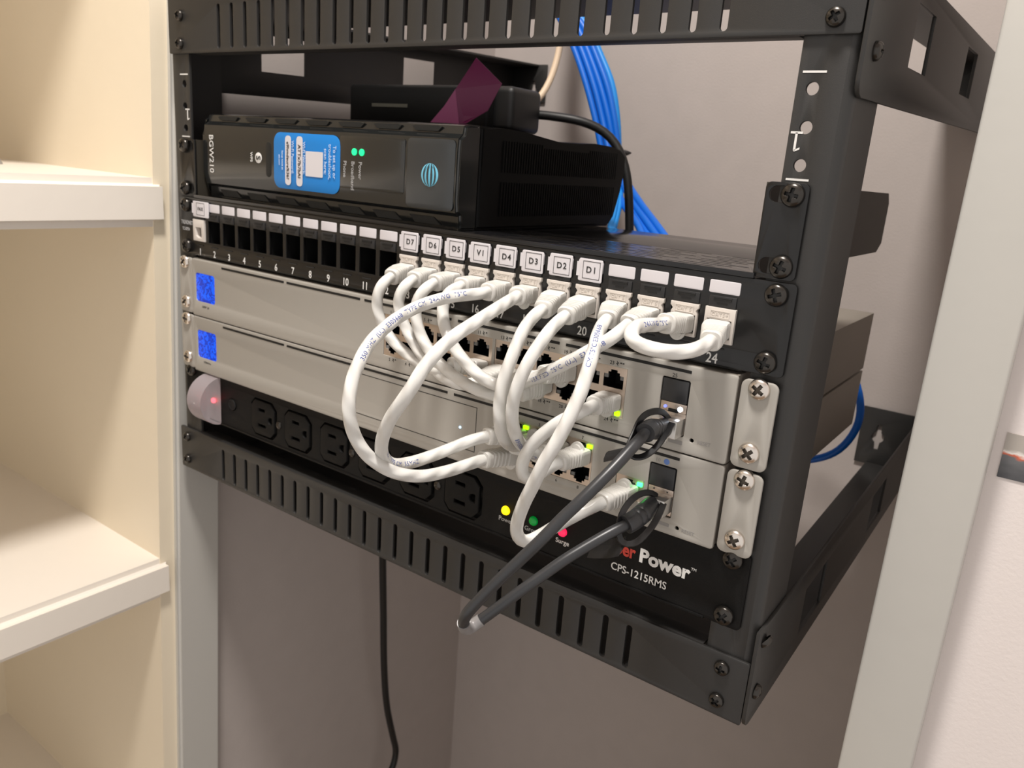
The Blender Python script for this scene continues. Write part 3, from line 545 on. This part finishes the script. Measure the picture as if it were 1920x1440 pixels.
for i in range(1, 25):
    x = PX(i)
    bm = box(x - 6.8, x + 6.8, -2.9, -1.5, -105.0, -99.6, .4)
    bx(bm, x - 4.6, x + 4.6, -3.3, -2.7, -100.6, -99.9); 
    finish('latch', bm, 'latch', pp)
    bm = box(x - 4.4, x + 4.4, -3.25, -2.85, -101.6, -100.7); bx(bm, x - 2.6, x + 2.6, -3.05, -2.85, -103.6, -102.8)
    finish('latch_slot', bm, 'hole', pp, smooth=0)
    link('blank_label', plate(rr(x, -95.35, 15.2, 6.1, .7), [], .5, FRONT(-2.3), .08), 'paper', pp)
    bm = box(x - 4, x + 4, -2.5, -2.1, -125.2, -124.5)
    finish('embossed_bar', bm, 'latch', pp, smooth=0)
    txt('port_number', str(i), 7.0, at(FRONT(-2.35), x + (-1.5 if i > 9 else 0), -130.1 if i > 0 else 0), 'white', pp, sx=.86, bold=.08)
bm = bmesh.new(); txt('maker_lettering', 'TRENDNET', 4.2, at(FRONT(-2.3), -232.0, -109.0), 'whitedim', pp, sx=.72, bold=.1)
txt('maker_lettering', 'TC-KP24', 3.2, at(FRONT(-2.3), -233.5, -114.0), 'whitedim', pp, sx=.8, bold=.1)
labels = {13: 'D7', 14: 'D6', 15: 'D5', 16: 'V1', 17: 'D4', 18: 'D3', 19: 'D2', 20: 'D1', 1: 'FAX'}
for i, s_ in labels.items():
    x = PX(i) + (.6 if i > 1 else 3.6); wd = 14.2 if i > 1 else 20
    xc = PX(i) + (1.2 if i > 1 else 3.4)
    bm = join([plate(rr(x + (0 if i > 1 else .2), -97.0 + random.uniform(-.3, .3), wd, 11.8, .9), [], .5, FRONT(-3.5), .06)])
    bx(bm, x - wd / 2 - 1.2, x - wd / 2 + 1, -3.6, -3.1, -100.6, -93.2)
    st = finish('label_sticker', bm, 'paper', pp)
    finish('printed_frame', frame_lines(xc - 5.2, xc + 5.2, -101.6, -92.4, .25, -3.62, -3.5), 'ink', st, smooth=0)
    txt('label_lettering', s_, 4.6 if i > 1 else 3.6, at(FRONT(-3.62), xc, -97), 'ink', st, space=1.25 if i > 1 else 1.1, bold=.06)
def jack(i):
    x = PX(i); bm = bmesh.new()
    if i == 24:
        me = plate([(x - 7.6, -121.9), (x + 7.6, -121.9), (x + 7.6, -105.1), (x - 7.6, -105.1)], [[(x - 6.0, -119.6), (x + 6.0, -119.6), (x + 6.0, -110.7), (x - 6.0, -110.7)]], 5, FRONT(-4.0), .3)
        bm.from_mesh(me)
    elif i == 1:
        me = plate([(x - 7.0, -121.6), (x + 7.0, -121.6), (x + 7.0, -105.2), (x - 7.0, -105.2)], [[(x - 3.0, -117.5), (x - .5, -119.0), (x + 3.8, -119.0), (x + 3.8, -111.2), (x - 3.8, -111.2)]], 4, FRONT(-3.6), .3)
        bm.from_mesh(me); bx(bm, x - 6, x + 6, 1.0, 3, -121, -106)
    else:
        me = plate([(x - 6.9, -121.6), (x + 6.9, -121.6), (x + 6.9, -110), (x + 6.1, -108.6), (x + 6.9, -107.6), (x + 7.4, -107.2), (x + 7.4, -105.3), (x - 7.4, -105.3), (x - 7.4, -107.2), (x - 6.9, -107.6), (x - 6.1, -108.6), (x - 6.9, -110)],
                   [[(x - 6.0, -119.8), (x + 6.0, -119.8), (x + 6.0, -110.9), (x - 6.0, -110.9)]], 4, FRONT(-3.7), .25)
        bm.from_mesh(me)
    o = finish('keystone_jack', bm, 'jack', pp)
    if i != 1: txt('jack_lettering', 'CAT 6' if i < 24 else 'CAT5+', 2.5, at(FRONT((-3.7 if i < 24 else -4.0) - .12), x, -108.1), 'jack', o, space=1.15, th=.3)
    yj = -3.7 if i < 24 else -4.0
    if i != 1: finish('lettering_frame', frame_lines(x - 4.8, x + 4.8, -109.8, -106.4, .35, yj - .25, yj), 'jack', o, smooth=0)
    return o
for i in [1] + list(range(13, 25)): jack(i)
bx_ = box(PX(12) + 1, PX(12) + 6, 6, 9, -121, -117); finish('jack_stub', bx_, 'ledoff', pp)
for s in (-1, 1):
    for z in (-95.25, -127): screw('blk', s * 232.4, -2.2, z, pp)

# ---------------------------------------------------------------- network switches
C24 = lambda c: (-3.4 + 14.3 * (c - 1)) if c <= 6 else (85 + 14.3 * (c - 7))
C8 = lambda c: 99.2 + 14.3 * (c - 1)
FY = -6.0
def rj(x, z, up):                               # opening with the stepped latch notch
    s = 1 if up else -1
    return [(x + a, z + s * b) for a, b in ((-5.9, -4.4), (5.9, -4.4), (5.9, 2.6), (3.4, 2.6), (3.4, 4.0), (1.9, 4.0), (1.9, 5.3), (-1.9, 5.3), (-1.9, 4.0), (-3.4, 4.0), (-3.4, 2.6), (-5.9, 2.6))]
def cavity(bm, x0, x1, z0, z1, d=14):
    f = FY + 1.0
    for a in ((x0, x1, f + d, f + d + .5, z0, z1), (x0 - .3, x0, f, f + d, z0, z1), (x1, x1 + .3, f, f + d, z0, z1), (x0, x1, f, f + d, z1, z1 + .3), (x0, x1, f, f + d, z0 - .3, z0)): bx(bm, *a)
def switch(name, label, zt, zb, groups, ports, sfpz, sfpx, wan=None):
    t = thing(name, label, 'switch', (0, 100, zb))
    zc, h = (zt + zb) / 2, zt - zb
    holes = []
    for (xa, xb, za, zb_) in groups: holes.append([(xa, za), (xb, za), (xb, zb_), (xa, zb_)])
    holes.append(rr(sfpx, sfpz[0], sfpz[2] , sfpz[1], 1.0))
    holes.append(circ(203.6 if zt > -150 else 202.4, zb + 7.6 if zt > -150 else zb + 4.9, 1.1, 16))
    holes.append(rr(-205 if 1 else 0, zc + .6, 24.5, 22.2, 2.4))
    me = plate(rr(0, zc, 444.5, h, 1.6), holes, 2.0, FRONT(FY), .4)
    link('face_plate', me, 'alu', t)
    finish('housing', box(-221.3, 221.3, FY + 22, 285, zb + .6, zt - .4, .5), 'chassis', t)
    bm = bmesh.new()
    for a in ((-221.5, 221.5, FY + 1.6, 20, zt - 1.6, zt - .3), (-221.5, 221.5, FY + 1.6, 20, zb + .3, zb + 1.6), (-221.8, -220.5, FY + 1.6, 20, zb, zt), (220.5, 221.8, FY + 1.6, 20, zb, zt)): bx(bm, *a)
    finish('housing_rim', bm, 'chassis', t)
    link('touch_screen', plate(rr(-205, zc + .6, 24.2, 21.9, 2.2), [], .6, FRONT(FY + .4), .1), 'screen', t)
    # port blocks
    hs = []; bmc = bmesh.new()
    for x, z, up in ports:
        hs.append(rj(x, z, up)); cavity(bmc, x - 6.2, x + 6.2, z - 6.0, z + 6.0)
    for (xa, xb, za, zb_) in groups:
        inside = [hh for hh, (x, z, up) in zip(hs, ports) if xa < x < xb and min(za, zb_) < z < max(za, zb_)]
        link('port_block', plate([(xa + .2, za + .2), (xb - .2, za + .2), (xb - .2, zb_ - .2), (xa + .2, zb_ - .2)], inside, .8, FRONT(FY + .5), .08), 'portframe', t, smooth=0)
    finish('port_cavity', bmc, 'hole', t, smooth=0)
    bm = bmesh.new()
    for x, z, up in ports:
        s = 1 if up else -1
        for d in (-1, 1): bx(bm, x + d * 4.7 - 1.1, x + d * 4.7 + 1.1, FY + 1.2, FY + 2.2, z + s * .6 - .2, z + s * 2.6)
    finish('status_window', bm, 'ledoff', t, smooth=0)
    # slotted vents
    zs = zt - 3.0
    for xa, xb in ((-183, -110), (-107, -33), (-29, 45), (50, 122), (126, 199)): finish('vent_slot', box(xa, xb, FY - .25, FY + .4, zs - .8, zs + .8, .2), 'hole', t, smooth=0)
    # fibre module cages
    z0 = sfpz[0] + sfpz[1] / 2; x0, x1 = sfpx - 7.0, sfpx + 7.0
    finish('cage_cover', box(x0, x1, FY - .3, FY + 5, z0 - 12.3, z0 - .5, .8), 'dac', t)
    bm = bmesh.new(); bx(bm, x0, x1, FY + .6, FY + 3, z0 - 17.3, z0 - 12.6, .2); bx(bm, x0, x1, FY + .9, FY + 3, z0 - sfpz[1] + .6, z0 - 17.5, .2)
    fr_ = finish('cage_bezel', bm, 'portframe', t)
    finish('cage_slot', box(sfpx - 2.6, sfpx + 2.8, FY + .2, FY + 1, z0 - 17.6, z0 - 15.8, .3), 'hole', t)
    for s in (-1, 1):
        xa, xb = sorted((s * 223.6, s * 241.3))
        link('ear', plate(rr((xa + xb) / 2, zc, 17.7, h - .8, 3.6), [rr(s * 232.6, zt - 4.3, 9.5, 6.6, 3.2), rr(s * 232.6, zt - 36.0, 9.5, 6.6, 3.2)], 2.0, FRONT(-4.6), .5), 'alu', t)
        for z in (-4.3, -36.0): screw('sil', s * 232.4, -4.4, zt + z, t)
    return t
grp = [(-10.8, 76.4, -144.2, -171.0), (78.4, 164.3, -144.2, -171.0)]
ports = [(C24(c), -151.3, True) for c in range(1, 13)] + [(C24(c), -163.9, False) for c in range(1, 13)]
sw = switch('network_switch', 'silver 24-port network switch, upper of the two, directly under the patch panel', -135.3, -180.1, grp, ports, (-157.5, 29, 15.0), 191.6)
for c in range(1, 13):
    x = C24(c)
    txt('port_lettering', str(2 * c - 1), 2.7, at(FRONT(FY - .05), x - 1.5, -142.3), 'ink', sw, bold=.02)
    txt('port_lettering', str(2 * c), 2.7, at(FRONT(FY - .05), x - 1.5, -173.2), 'ink', sw, bold=.02)
    bm = bmesh.new()
    for z in (-142.2, -173.0):
        prism(bm, [(x + 1.2, z + 1.5), (x + 2.6, z + .2), (x + 1.8, z + .1), (x + 2.2, z - 1.4), (x + .8, z + .1), (x + 1.6, z + .2)], lambda u, v, t: (u, t, v), FY - .1, FY + .1)
        for q in range(2 if c > 6 else 1): bx(bm, x + 3.2 + q * 1.4, x + 4.2 + q * 1.4, FY - .1, FY + .1, z + .2, z + .9)
    finish('power_mark', bm, 'ink', sw, smooth=0)
txt('model_lettering', 'USW 24', 2.6, at(FRONT(FY - .05), -205, -172), 'ink', sw, bold=.03)
txt('port_lettering', '25', 2.9, at(FRONT(FY - .05), 190.5, -141.6), 'ink', sw)
txt('reset_lettering', 'RESET', 2.7, at(FRONT(FY - .05), 210.2, -172.4), 'aludark', sw, bold=.03)
finish('module_label', box(188.7, 199, FY - .1, FY + .1, -176.2, -174.2), 'aludark', sw, smooth=0)
finish('port_light', box(C24(12) + 3.0, C24(12) + 6.0, FY - .8, FY + 1.6, -170.2, -167.4, .6), 'lime', sw)
finish('port_light', box(C24(10) - 5.2, C24(10) - 3.6, FY + .0, FY + 1.6, -147.6, -146.4, .3), 'yellow', sw)
for x, m_ in ((187.3, 'ready'), (195.4, 'whiteled')): finish('module_light', cyl(bmesh.new(), (x, FY + .4, -158.3), (0, 1, 0), .8 if m_ == 'ready' else 1.3, .8, 16), m_, sw)

grp8 = [(91.6, 149.2, -188.9, -214.3), (164.6, 181.0, -201.2, -213.6)]
ports8 = [(C8(c), -195.3, True) for c in range(1, 5)] + [(C8(c), -208.2, False) for c in range(1, 5)] + [(172.6, -207.8, True)]
gt = switch('gateway_appliance', 'silver 8-port rack gateway with drive bay door, lower of the two silver units', -180.9, -225.7, grp8, ports8, (-203.0, 27.5, 15.0), 190.8)
finish('drive_door', frame_lines(-41.6, 68.6, -216.6, -188.0, .5, FY - .08, FY + .1), 'ink', gt, smooth=0)
finish('drive_light', cyl(bmesh.new(), (56.4, FY, -203.4), (0, 1, 0), .75, .7, 12), 'blueled', gt)
for c in range(1, 5):
    txt('port_lettering', str(2 * c - 1), 2.6, at(FRONT(FY - .05), C8(c), -187.3), 'ink', gt); txt('port_lettering', str(2 * c), 2.6, at(FRONT(FY - .05), C8(c), -216.6), 'ink', gt)
for x in (C8(1) + 5.2, C8(4) + 4.8): finish('port_light', box(x - 1.8, x + 1.6, FY - .5, FY + 1.4, -192.4, -190.2, .3), 'lime', gt)
finish('port_light', box(177.2, 180.4, FY - .4, FY + 1.4, -204.9, -202.6, .4), 'brightgreen', gt)
txt('model_lettering', 'UDM Pro', 2.4, at(FRONT(FY - .05), -205, -217), 'ink', gt, bold=.03)
txt('port_lettering', '10', 2.9, at(FRONT(FY - .05), 187.4, -187.2), 'aludark', gt)
m_b = mat('blue_globe_print', (.12, .22, .55), .5)
link('globe_mark', plate(circ(192.2, -187.0, 1.6, 20), [], .1, FRONT(FY - .03), .02), m_b, gt); link('globe_mark', plate(circ(169.2, -216.2, 1.9, 20), [], .1, FRONT(FY - .03), .02), m_b, gt)
bm = bmesh.new()
prism(bm, [(186.4, -203.6), (187.4, -203.6), (186.9, -202.6)], lambda u, v, t: (u, t, v), FY + .3, FY + .6); prism(bm, [(194, -203.0), (195, -203.0), (194.5, -204.0)], lambda u, v, t: (u, t, v), FY + .3, FY + .6)
finish('arrow_mark', bm, 'ink', gt, smooth=0)
txt('reset_lettering', 'RESET', 2.7, at(FRONT(FY - .05), 208.6, -221), 'aludark', gt, bold=.03)
finish('module_label', box(187.6, 198, FY - .1, FY + .1, -221.6, -219.8), 'aludark', gt, smooth=0)

# ---------------------------------------------------------------- power strip
ps = thing('rack_power_strip', 'black rack power strip with a row of outlets and frosted switch cover', 'power strip', (0, 30, -266))
OX = [-141.0, -101.2, -61.5, -21.8, 18.0, 57.0]
def outlet_outline(x, z, g=0):
    return [(x + a * (1 + g), z + b * (1 + g * .9)) for a, b in [(-13.2, -9.0), (-9, -13.6), (9.5, -13.6), (14.5, -8.5), (14.5, 8.5), (9.5, 13.6), (-9, 13.6), (-13.2, 9.0)]]
holes = [[(a_ + .9, b_) for a_, b_ in outlet_outline(x, -248.3, .11)] for x in OX] + [circ(-179, -246.3, 5.0, 24)]
for s in (-1, 1):
    for z in (-228.6, -260.35): holes.append(rr(s * 232.5, z, 10, 6.8, 3.4))
link('face_plate', plate(rr(0, -245.4, 482.6, 42.0, 2.4), holes, 2, FRONT(-2), .35), 'strip', ps)
finish('housing', box(-220, 220, 4, 110, -265, -227, 1), 'hole', ps)
finish('lower_lip', box(-224, 222, -2.6, 3, -266.9, -265.2, .4), 'strip', ps)
def outlet(x):
    z = -248.3
    def slot(cx, cz, w_, h_): return [(cx - w_ / 2, cz - h_ / 2), (cx + w_ / 2, cz - h_ / 2), (cx + w_ / 2, cz + h_ / 2), (cx - w_ / 2, cz + h_ / 2)]
    g = [(x + 9.6 + 2.7 * math.cos(a), z - .2 + 2.7 * math.sin(a)) for a in [PI / 2 + PI * k / 10 for k in range(11)]] + [(x + 11.4, z - 2.9), (x + 11.4, z + 2.5)]
    hs = [slot(x - .8, z + 6.2, 7.6, 2.4), slot(x - .8, z - 6.4, 9.0, 2.4), g]
    o = link('outlet', plate(outlet_outline(x, z), hs, 3, FRONT(-2.6), .8), 'strip', ps)
for x in OX: outlet(x)
def lathe(c, prof, seg=28, ang=2 * PI):
    bm = bmesh.new(); rings = []
    for r, y in prof: rings.append([bm.verts.new(Vector((c[0] + r * math.cos(2 * PI * k / seg), c[1] - y, c[2] + r * math.sin(2 * PI * k / seg))) * S) for k in range(seg)])
    for a, b in zip(rings, rings[1:]):
        for k in range(seg): bm.faces.new((a[k], a[(k + 1) % seg], b[(k + 1) % seg], b[k]))
    bm.faces.new(rings[-1]); bm.faces.new(rings[0][::-1]); return bm
finish('breaker_button', lathe((-179, 0, -246.3), [(4.6, 0), (4.6, 2.4), (3.9, 3.0), (3.4, 2.6), (1, 2.5)]), 'blackplastic', ps)
for x in (-121.3, -41.8, 37.6): finish('rivet', lathe((x, -2, -248.8), [(3.0, 0), (2.8, .8), (1.8, 1.5), (.6, 1.7)]), 'blkscrew', ps)
# frosted half-round cover over the lit switch
pts = [(-2.2 - 19.5 * math.cos(PI * k / 28 - PI / 2), -246.3 + 19.6 * math.sin(PI * k / 28 - PI / 2)) for k in range(29)]
bm = prism(bmesh.new(), pts, lambda u, v, t: (t, u, v), -210.5, -192.3)
bmesh.ops.bevel(bm, geom=[e for e in bm.edges if abs(e.verts[0].co.x - e.verts[1].co.x) < 1e-7], offset=1.6 * S, segments=3, affect='EDGES')
cv = finish('switch_cover', bm, 'frost', ps)
finish('rocker_switch', box(-202.5, -198.6, -6, -3, -249.4, -245.4, 1.4, 3), 'redglow', ps)
for x, m_, s_ in ((92.4, 'yellow', 'Power'), (112.8, 'dimgreen', 'Ground'), (133.2, 'redled', 'Surge')):
    z = -248.2
    finish('indicator_light', lathe((x, -2, z), [(2.9, 0), (2.9, .8), (2.3, 1.9), (1.2, 2.5), (.3, 2.6)]), m_, ps)
    txt('indicator_lettering', s_, 4.1, at(FRONT(-2.05), x + .3, -254.6), 'whitedim' if s_ != 'Surge' else 'white', ps, bold=.03)
txt('maker_lettering', 'Power', 10.8, at(FRONT(-2.05), 196.6, -245.2), 'white', ps, bold=.42, space=1.02)
txt('maker_lettering', 'Cyber', 10.8, at(FRONT(-2.05), 168.6, -245.2), 'red', ps, bold=.34, sx=.80)
txt('maker_lettering', 'TM', 2.2, at(FRONT(-2.05), 213.2, -242), 'white', ps)
txt('model_lettering', 'CPS-1215RMS', 6.3, at(FRONT(-2.05), 182.8, -257.2), 'white', ps, bold=.05, sx=.92)
for s in (-1, 1):
    for z in (-228.6, -260.35): screw('blk', s * 232.4, -2.2, z, ps)

# ---------------------------------------------------------------- patch cables
RC = 3.3
def plug(parent, px, pz, py, path_pt, path_dir, down, nm='connector'):
    """moulded plug: clear nose in the port, ribbed boot easing into the cable, latch hood"""
    a = Vector((px, py, pz)); e = Vector(path_pt); dn = -Vector(path_dir).normalized()
    L = (e - a).length; pts = []
    ax_ = (e - a).normalized(); dm = (dn * .45 + ax_ * .55).normalized()
    p0, p1, p2, p3 = a, a + Vector((0, -L * .30, 0)) + ax_ * L * .12, e - dm * L * .28, e
    N = 84
    for k in range(N + 1):
        t = k / N; pts.append(p0 * (1 - t) ** 3 + p1 * 3 * t * (1 - t) ** 2 + p2 * 3 * t * t * (1 - t) + p3 * t ** 3)
    def rad(i, s, an):
        t = i / N; c, d = abs(math.cos(an)), abs(math.sin(an))
        hw, hh = 6.05, 4.5
        if t < .30: hw, hh = 6.05, 4.5
        elif t < .42: q = (t - .30) / .12; hw = 6.05 - .35 * q; hh = 4.5 - .2 * q
        else: q = (t - .42) / .58; hw = 5.7 - .7 * q; hh = 4.3 + .65 * q
        p = 8 if t < .35 else 8 - 5.2 * min(1, (t - .35) / .55)
        r = 1 / ((c / hh) ** p + (d / hw) ** p) ** (1 / p)
        if .40 < t < .93:
            f = ((t - .40) / .53 * 5) % 1
            if f < .42: r -= .95 * math.sin(f / .42 * PI) ** .4
        if t > .96: r -= (t - .96) * 14
        return r
    finish(nm, sweep(pts, rad, 40), 'boot', parent, smooth=50)
    bm = box(px - 5.7, px + 5.7, py - .6, py + 11, pz - 3.6, pz + 3.6, .3)
    finish('clear_plug', bm, 'clear', parent)
    s = -1 if down else 1
    bm = bmesh.new(); prof = [(-1.5, 0)] + [(-1.5 - 4.6 + 4.6 * math.cos(a_) - .5, 4.6 * math.sin(a_) * .95) for a_ in [PI * k / 12 for k in range(13)]]
    # rounded hood over the latch, standing on the nose of the plug
    oc = []
    for k in range(17):
        a_ = PI * k / 16; oc.append((px + 4.4 * math.cos(a_), pz + s * (3.4 + 5.0 * math.sin(a_))))
    prism(bm, oc, lambda u, v, t: (u, t, v), py - min(7.2, L * .30), py - 2.4)
    bmesh.ops.bevel(bm, geom=[e_ for e_ in bm.edges if abs(e_.verts[0].co.y - e_.verts[1].co.y) < 1e-7], offset=1.3 * S, segments=4, affect='EDGES')
    finish('latch_hood', bm, 'boot', parent)
def PQ(a): return (a[0], a[2], a[1])
def patch(key, label, a, b, prints=()):
    path = catmull(P[key]); path0 = path
    t = thing('patch_cable', label, 'cable', tuple(path[len(path) // 2]), 'white patch cables')
    h0 = path[0] + (Vector(PQ(a)) - path[0]).normalized() * 5; h1 = path[-1] + (Vector(PQ(b)) - path[-1]).normalized() * 5
    finish('jacket', sweep([h0] + path + [h1], RC, 24), 'cat', t, smooth=60)
    plug(t, *a, path[0], path[0] - path[1], True)
    plug(t, *b[:3], path[-1], path[-1] - path[-2], b[3])
    for s_, s0, ang, flip in prints: wrap_text(path, RC, s_, 3.3, s0, ang, 'blueink', t, flip)
    return t
def PPt(i): return (PX(i), -114.9 if i < 24 else -115.2, -4.2)
def S24(c, up): return (C24(c), -152.6 if up else -162.6, FY - .2, not up)
def S8(c, up): return (C8(c), -197.0 if up else -208.4, FY - .2, not up)
PRT = '350 MHZ  (UL)  E305668  TYPE CM  24AWG  75°C'
patch('C13', 'white patch cable from patch panel port labelled D7, leftmost of the white cables', PPt(13), S24(6, False))
patch('C14', 'white patch cable from patch panel port labelled D6 down to the upper silver switch', PPt(14), S24(7, False))
patch('C15', 'white patch cable from patch panel port labelled D5 down to the upper silver switch', PPt(15), S24(9, False))
patch('C16', 'white patch cable joining the port labelled V1 to port 22 in a shallow hanging curve', PPt(16), (PX(22), -114.9, -4.2, True), [('VERIFIED  75°C  (UL)  E305668', 103, .32, False)])
patch('C17', 'white patch cable in the largest leftmost loop, printed in blue, from port labelled D4', PPt(17), S8(1, False), [(PRT, 92, -1.08, True)])
patch('C18', 'white patch cable in the second large loop, from port labelled D3 to the lower unit', PPt(18), S8(1, True), [('UL  TYPE CM  55MHZ', 142, -2.5, False)])
patch('C19', 'white patch cable hanging straight down from port labelled D2, left of a matching pair', PPt(19), S8(2, True))
patch('C20', 'white patch cable hanging from port labelled D1, right of a matching pair with blue print', PPt(20), S8(3, True), [('CMG 11-E305668', 106, -1.0, True)])
patch('C21', 'white patch cable sweeping from port 21 down in front of the power strip lights', PPt(21), (172.6, -209.2, FY - .2, False), [('CM 75°C E305668', 38, -.15, True)])
patch('C23', 'short white patch cable looped between ports 23 and 24 at the right', PPt(23), (PX(24), -115.2, -4.2, True), [('24AWG 75°C', 24, -1.2, True)])
patch('L24', 'white patch cable looping from the upper switch right end port to the lower unit', (C24(12), -162.6, FY - .2), (C8(4), -197.0, FY - .2, False))
patch('L19', 'short white patch cable mostly hidden behind the pair of hanging white cables', (C24(10), -152.6, FY - .2), S24(8, False))

# direct attach cable between the two module slots
path = catmull(P['DA'])
dc = thing('direct_attach_cable', 'dark grey thick cable folded to a point, joining the two small module slots', 'cable', tuple(path[len(path) // 2]))
finish('jacket', sweep(path, 2.75, 20), 'dac', dc, smooth=60)
for (x, z), p, d in (((191.6, -166.8), path[0], path[1]), ((190.8, -209.2), path[-1], path[-2])):
    bm = box(x - 6.9, x + 6.9, FY - 9, FY + 3, z - 4.7, z + 4.5, .5); bx(bm, x - 3.6, x - 2.6, FY - 11.5, FY - 8, z - 6.2, z - 3.5, .2); bx(bm, x + 2.6, x + 3.6, FY - 11.5, FY - 8, z - 6.2, z - 3.5, .2)
    bx(bm, x - 3.6, x + 3.6, FY - 11.5, FY - 10.6, z - 6.4, z - 5.6, .2)
    finish('module_shell', bm, 'nickel', dc)
    a = Vector((x, FY - 8, z)); dn = (p - d).normalized(); L = (p - a).length
    p1, p2 = a + Vector((0, -L * .4, 0)), p + (d - p).normalized() * -L * .35
    bz = [a * (1 - t) ** 3 + p1 * 3 * t * (1 - t) ** 2 + p2 * 3 * t * t * (1 - t) + p * t ** 3 for t in [k / 24 for k in range(25)]]
    finish('strain_relief', sweep(bz, lambda i, s, an: 5.0 if i < 9 else (4.3 if (i % 4 in (1,) and 11 < i < 20) else 5.1 - .3 * (i - 9) / 15), 24), 'dac', dc, smooth=40)
lA = catmull([(192.5, -11, -163.0), (190.6, -13, -159.6), (189.2, -19, -157.6), (187.6, -28, -157.6), (188.2, -37, -160.2), (189.6, -43, -164.6), (189.4, -48, -169.6), (191.5, -49, -173.2), (195.5, -45, -173.6), (198.4, -38, -170.6), (198.6, -29, -166.2), (196.4, -16, -163.0)])
finish('pull_tab', ribbon(lA, 3.4, 1.2, Vector((.3, -.6, 1))), 'tab', dc)
finish('pull_tab_grip', ribbon([Vector(p_) for p_ in ((189.6, -48.5, -171.5), (184, -48.5, -174.2), (178.5, -47, -177.2))], 6.5, 1.4, Vector((0.3, -.6, 1))), 'tab', dc)
lB = catmull([(191.6, -11, -204.8), (189.4, -13, -202.6), (186.4, -19, -202.0), (185.0, -28, -204.0), (184.9, -36, -208.6), (186.4, -41, -214.6), (189.6, -42, -221.0), (194.5, -39, -220.6), (198.0, -32, -215.6), (198.4, -22, -209.6), (196.8, -14, -206.0)])
finish('pull_tab', ribbon(lB, 3.4, 1.2, Vector((.3, -.6, 1))), 'tab', dc)
finish('pull_tab_grip', ribbon([Vector(p_) for p_ in ((190.2, -41.5, -222.0), (184, -40.0, -226.0), (175.5, -37.5, -230.2), (171, -36, -232))], 12.0, 1.4, Vector((0.3, -.6, 1))), 'tab', dc)
k_ = min(range(len(path)), key=lambda i: path[i].x)
bm = sweep(path[k_ - 5:k_ + 5], 3.15, 20)
finish('tape_wrap', bm, 'greytape', dc)

# ---------------------------------------------------------------- cables behind the rack
def cable(name, key, r, m_, label, group=None, ext=()):
    if key[:2] == 'BL' and key[2:].isdigit():            # on up the wall
        q = P[key][0]; n_ = int(key[2:]); P[key] = [[q[0] - 34 + n_ * 3, 400, 700], [q[0] - 26 + n_ * 2, 385, 420], [q[0] - 12 + n_, 355, 200]] + P[key]
    if key == 'COAX': q = P[key][-1]; P[key] = P[key] + [[q[0] - 4, 385, q[2] + 150], [q[0] - 6, 420, q[2] + 420]]
    if key == 'CORD': q = P[key][-1]; P[key] = P[key] + [[q[0] + 4, q[1] + 6, q[2] - 160], [q[0], q[1] + 20, q[2] - 420]]
    path = catmull(P[key] + [list(e) for e in ext], 5)
    o = finish(name, sweep([p for p in path], r, 16), m_, None, smooth=60); return tag(o, label, 'cable', group)
cable('power_cable', 'CORD', 4.0, 'cord', 'black power cord hanging down the wall below the rack')
cable('adapter_cable', 'BLK', 3.6, 'cord', 'black cord arching from the dark adapter over the blue cables')
cable('coaxial_cable', 'COAX', 3.3, 'cream', 'thin cream cable curving up the wall behind the adapter')
for k, (key, m_, r_, lb) in enumerate((('BL1', 'bluecable', 3.1, 'blue network cable, leftmost in the bundle behind the tray'), ('BL2', 'bluecable', 3.1, 'blue network cable, second from left in the bundle behind the tray'), ('BL3', 'bluecable', 3.2, 'blue network cable, middle strand of the bundle, ending furthest right'),
        ('BL4', 'bluecable', 3.2, 'blue network cable, front right strand of the bundle beside the black cord'), ('BL5', 'ltblue', 3.0, 'lighter blue network cable running under the black cord at the gateway corner'), ('BL6', 'ltblue', 3.2, 'lighter blue network cable, rightmost of the bundle at the top'))):
    cable('network_cable', key, r_, m_, lb, 'blue network cables behind the rack')
cable('network_cable', 'LOOP', 3.2, 'bluecable', 'blue network cable looping out behind the right rail', 'blue network cables behind the rack')

sp_ = [(P['BL%d' % k][8]) for k in (1, 2, 3, 4, 5, 6)]
cx, cy, cz = [sum(q[i] for q in sp_) / 6 for i in range(3)]
tag(finish('cable_tie', ribbon(catmull([(cx + 15 * math.cos(a), cy + 10 * math.sin(a), cz + 4 * math.cos(a)) for a in [2 * PI * k / 12 for k in range(13)]], 3), 11, 1.6, Vector((0.2, 0, 1))), 'cord'), 'black hook-and-loop strap holding the blue cables beside the gateway corner', 'strap')
